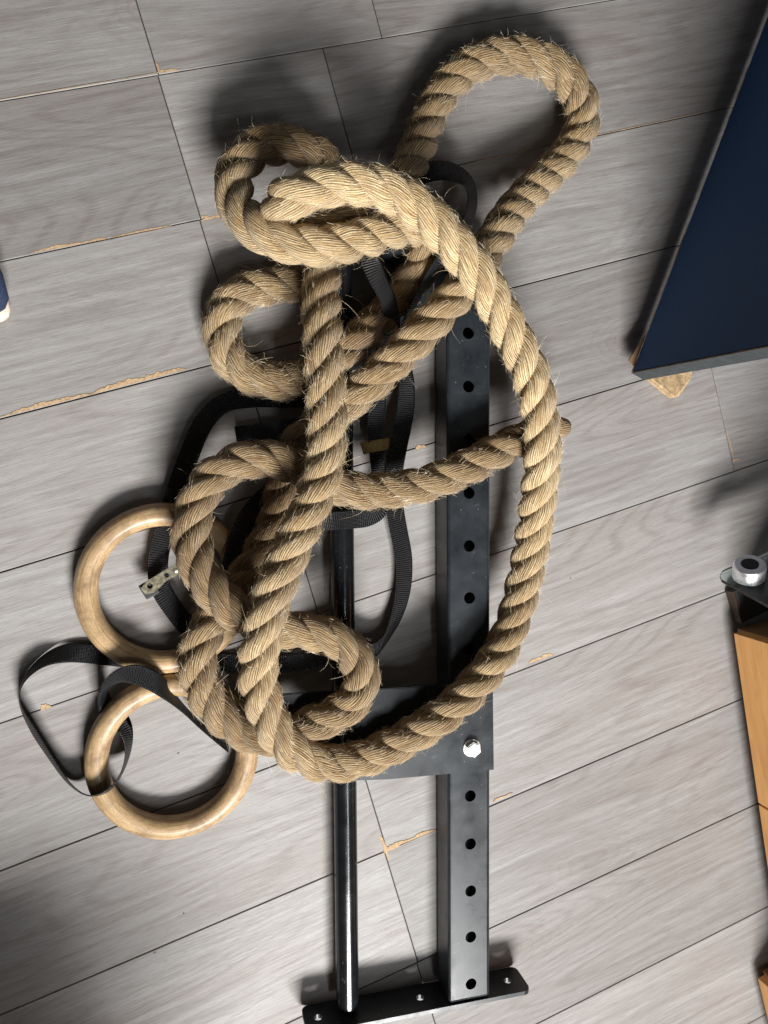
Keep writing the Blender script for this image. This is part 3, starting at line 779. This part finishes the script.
# ------------------------------------------------------------------ navy board standing on edge
def build_board():
    p0 = px(632, 372, .030); p1 = px(768, 14, .030); p2 = px(768, 345.5, .285)
    e1 = nrm(p1 - p0); e2 = nrm(p2 - p0); n = nrm(np.cross(e2, e1))
    L, Hh, t = 1.0, 0.34, 0.026
    root = empty('navy_board', p0 * [1, 1, 0])
    tag(root, 'navy blue laminate panel standing on edge with worn bottom edge and grey end', 'panel')
    a = [p0, p0 + e1 * L, p0 + e1 * L + e2 * Hh, p0 + e2 * Hh]
    bm = bmesh.new(); prism_bm(bm, a, -n, t)
    bmesh.ops.recalc_face_normals(bm, faces=bm.faces[:])
    bmesh.ops.bevel(bm, geom=bm.edges[:], offset=0.0012, segments=2, affect='EDGES')
    bm_obj('face_panel', bm, MAT['blue'], root)
    bm = bmesh.new()
    b = [p0 - e1 * .0002, p0 - n * t - e1 * .0002, p0 - n * t + e2 * Hh - e1 * .0002, p0 + e2 * Hh - e1 * .0002]
    prism_bm(bm, b, -e1, .0016); bm_obj('end_band', bm, MAT['greyedge'], root)
    # chipped strip along the bottom where the laminate has gone, and chips at the corner
    V, Fc = [], []
    def strip(o0, along, across, L_, wd, off, lo_, jag):
        m = int(L_ / .005); i = len(V); hh = np.convolve(rng.uniform(0, 1, m + 4), np.ones(5) / 5, 'valid')[:m]
        for k in range(m):
            q = o0 + along * (k * L_ / (m - 1)) + off
            V.append(q - across * .001); V.append(q + across * max(0.0004, lo_ + (wd * (hh[k] - .38) * 2.6 if jag else wd)))
        for k in range(m - 1): Fc.append((i + 2 * k, i + 2 * k + 1, i + 2 * k + 3, i + 2 * k + 2))
    strip(p0, e1, e2, L, .0026, n * .0006, .0002, True)
    strip(p0 - e1 * .0018, e2, e1, Hh, .0016, n * .0006 , -.0002, True)
    
    m = mesh_obj('worn_edge', V, Fc, MAT['fibre'], root)
    # curl of lifted edging at the bottom corner
    bm = bmesh.new()
    prism_bm(bm, [p0 + e1 * .010 + n * .001, p0 + e1 * .062 + n * .001, p0 + e1 * .040 + n * .005 - e2 * .004, p0 + e1 * .024 + n * .008 - e2 * .005, p0 + e1 * .015 + n * .011 - e2 * .003], -e2, .002)
    bm_obj('lifted_edging', bm, MAT['peel'], root)
    # broken wooden block that props the corner
    q = [px(649, 379, .012), px(669, 398.5, .004), px(677, 396, .006), px(690, 378, .012), px(690, 366, .012), px(652, 366, .012)]
    bm = bmesh.new(); g = [np.array([p[0], p[1], 0.002]) for p in q]
    tp = [np.array([p[0] * 1.0, p[1] * 1.0, 0.017 + 0.004 * math.sin(i * 2.1)]) for i, p in enumerate(q)]
    A = [bm.verts.new(p) for p in g]; B = [bm.verts.new(p) for p in tp]
    bm.faces.new(A[::-1]); bm.faces.new(B)
    for i in range(len(q)): bm.faces.new((A[i], A[(i + 1) % len(q)], B[(i + 1) % len(q)], B[i]))
    bmesh.ops.recalc_face_normals(bm, faces=bm.faces[:])
    bmesh.ops.bevel(bm, geom=bm.edges[:], offset=0.0015, segments=1, affect='EDGES')
    o = bm_obj('wood_block', bm, MAT['rawwood'], None, False, tp[0] * [1, 1, 0])
    tag(o, 'small broken piece of pale raw wood under the corner of the navy panel', 'wood block')
build_board()

# ------------------------------------------------------------------ cabinets on the right
def cabinet(name, label, cat, f0, f1, zb, Ht, depth, splits):
    a = px(*f0, zb); b = px(*f1, zb)
    u = nrm((b - a) * [1, 1, 0]); z = np.array([0, 0, 1.0]); v = np.array([-u[1], u[0], 0])       # v points into the cabinet
    if v[0] < 0: v = -v
    root = empty(name, a * [1, 1, 0]); tag(root, label, cat)
    Lc = splits[-1]
    bm = bmesh.new(); c = a + u * (Lc / 2) + v * (.0185 + depth / 2) + z * (Ht / 2 - zb * 0.3)
    box_bm(bm, c, u, v, z, Lc - .004, depth, Ht + zb * .6 - .006, .0012)
    bm_obj('carcass', bm, MAT['cabd'], root)
    for s0, s1 in zip(splits[:-1], splits[1:]):
        bm = bmesh.new(); box_bm(bm, a + u * ((s0 + s1) / 2) + v * .009 + z * Ht / 2, u, v, z, s1 - s0 - .004, .018, Ht, .0008)
        bm_obj('door', bm, MAT['cab'], root)
    return root, a, u, v, z
cab = cabinet('wooden_cabinet', 'light beech fronted cabinet with brown end panel standing right of the rope', 'cabinet', (733.5, 632), (765, 850), .030, .40, .34, [0, .305, .62])
r_, a, u, v, z = cab
for s in (.185, .58):
    bm = bmesh.new(); p = a + u * s + v * .034; p[2] = 0
    lathe_bm(bm, p, z, [(.013, 0.001), (.014, .004), (.013, .022), (.008, .026)], 28)
    bm_obj('foot', bm, MAT['rubber'], r_)
cab2 = cabinet('wooden_box', 'small light wood fronted box with brown side at the bottom right corner', 'box', (757.5, 977), (770, 1030), .02, .30, .3, [0, .40])

# ------------------------------------------------------------------ glass plate with metal foot beside the cabinet
def glass_plate():
    R_ = ROT
    right, up, back = R_[:, 0], R_[:, 1], R_[:, 2]
    n = nrm(0.84 * up + 0.62 * back - 0.20 * right)
    ctr = px(748, 579, .11)
    e = nrm(right - n * (right @ n)); g = np.cross(n, e)       # e to the right, g roughly up/away
    root = empty('glass_stand', ctr * [1, 1, 0])
    tag(root, 'clear glass plate with a round silver metal foot at its rounded corner', 'glass shelf')
    # outline : rounded corner at the left, edges running right and down right
    def at(xx, yy):
        d = ROT @ np.array([(xx - 384) / F, -(yy - 512) / F, -1.0]); k = ((ctr - EYE) @ n) / (d @ n); return EYE + d * k
    pts = [at(*p) for p in ((760, 558), (742, 563), (729, 567.5), (722.5, 570.5), (720, 575), (722, 579.5), (730, 584), (745, 592), (772, 607), (820, 634), (860, 560), (800, 545))]
    bm = bmesh.new(); prism_bm(bm, pts, -n, .006)
    bm_obj('glass_pane', bm, MAT['glass'], root)
    bm = bmesh.new()
    bc = at(748.5, 576) + n * .0004
    lathe_bm(bm, bc, n, [(.0235, 0), (.0235, .003), (.0225, .0035), (.0225, .0045), (.0238, .005), (.0238, .021), (.0228, .0235), (.021, .0245), (.013, .0245), (.0125, .0225), (.003, .0215)], 56)
    k = bm_obj('metal_foot', bm, MAT['alu'], root, False)
    k.data.polygons.foreach_set('use_smooth', [True] * len(k.data.polygons)); k.data.set_sharp_from_angle(angle=0.5)
    bm = bmesh.new(); lathe_bm(bm, bc + n * .0226, n, [(.0122, 0), (.0122, .0012), (.011, .0020), (.002, .0022)], 40)
    bm_obj('rubber_pad', bm, MAT['rubber'], k)
    bm = bmesh.new(); q0 = at(757, 566) + n * .012; q1 = at(785, 553) + n * .012
    cyl_bm(bm, q0, q1, .0045, 20); bm_obj('arm', bm, MAT['alu'], root, True)
glass_plate()
def plinth():
    # dark skirting board of the low unit that the glass plate leans over
    a0 = px(727, 589, .0); a1 = px(736, 620, .0)
    u = nrm(a1 - a0); v = np.array([-u[1], u[0], 0]); v = v if v[0] > 0 else -v; z = np.array([0, 0, 1.0])
    root = empty('low_plinth', a0)
    tag(root, 'low dark brown base board lying on the floor below the glass plate', 'base board')
    L = np.linalg.norm(a1 - a0); bm = bmesh.new()
    box_bm(bm, (a0 + a1) / 2 + v * .2 + z * .011, u, v, z, L, .40, .018, .001); bm_obj('board', bm, MAT['rubber'], root)
    bm = bmesh.new(); box_bm(bm, (a0 + a1) / 2 - v * .003 + z * .011, u, v, z, L, .0055, .019, .0008); bm_obj('edge_strip', bm, MAT['dbrown'], root)
plinth()

# ------------------------------------------------------------------ toe of a shoe at the left edge
def shoe():
    tip = px(-4, 310, .03)
    dirx = nrm(px(-60, 240, .03) - tip); dirx[2] = 0; dirx = nrm(dirx); side = np.array([-dirx[1], dirx[0], 0])
    root = empty('shoe', tip * [1, 1, 0]); tag(root, 'navy knitted shoe toe with pale rim poking in at the left edge', 'shoe')
    def body(prof, mat, name):
        rows = []; bm = bmesh.new()
        for x, wd, z0, z1 in prof:
            row = []
            for k in range(20):
                a = 2 * math.pi * k / 20
                cz = (z0 + z1) / 2; hz = (z1 - z0) / 2
                p = tip + dirx * x + side * wd * math.copysign(abs(math.cos(a)) ** .8, math.cos(a)); q = p.copy(); q[2] = cz + hz * math.copysign(abs(math.sin(a)) ** .8, math.sin(a))
                row.append(bm.verts.new(q))
            rows.append(row)
        for r0, r1 in zip(rows[:-1], rows[1:]):
            for k in range(20): bm.faces.new((r0[k], r0[(k + 1) % 20], r1[(k + 1) % 20], r1[k]))
        bm.faces.new(rows[0][::-1]); bm.faces.new(rows[-1])
        return bm_obj(name, bm, mat, root, True)
    body([(-.001, .010, .012, .026), (.006, .022, .010, .038), (.03, .034, .013, .050), (.08, .046, .013, .066), (.16, .042, .013, .095), (.22, .034, .013, .10), (.26, .024, .013, .08)], MAT['navy'], 'upper')
    body([(-.009, .006, .003, .013), (-.004, .013, .002, .016), (.006, .018, .002, .016), (.03, .030, .002, .015), (.08, .044, .002, .015), (.16, .044, .002, .02), (.24, .036, .002, .022), (.27, .026, .002, .022)], MAT['sole'], 'sole')
shoe()

# ------------------------------------------------------------------ unseen seat added outside the lower left corner to cast shade into the frame
def shade_stool():
    c = np.array([-0.36, -0.98, 0.0]); z = np.array([0, 0, 1.0])
    root = empty('unseen_shade_stool', c); tag(root, 'round wooden seat, unseen, added past the lower left corner to shade the floor there', 'shade_stool')
    bm = bmesh.new(); lathe_bm(bm, c + z * .43, z, [(.150, 0), (.158, .004), (.160, .014), (.158, .024), (.150, .028)], 48)
    bm_obj('seat', bm, MAT['cab'], root)
    for k in range(3):
        a = 2 * math.pi * k / 3 + 1.9; d = np.array([math.cos(a), math.sin(a), 0])
        bm = bmesh.new(); cyl_bm(bm, c + d * .125, c + d * .085 + z * .43, .012, 20, .016); bm_obj('leg', bm, MAT['cab'], root, True)
shade_stool()
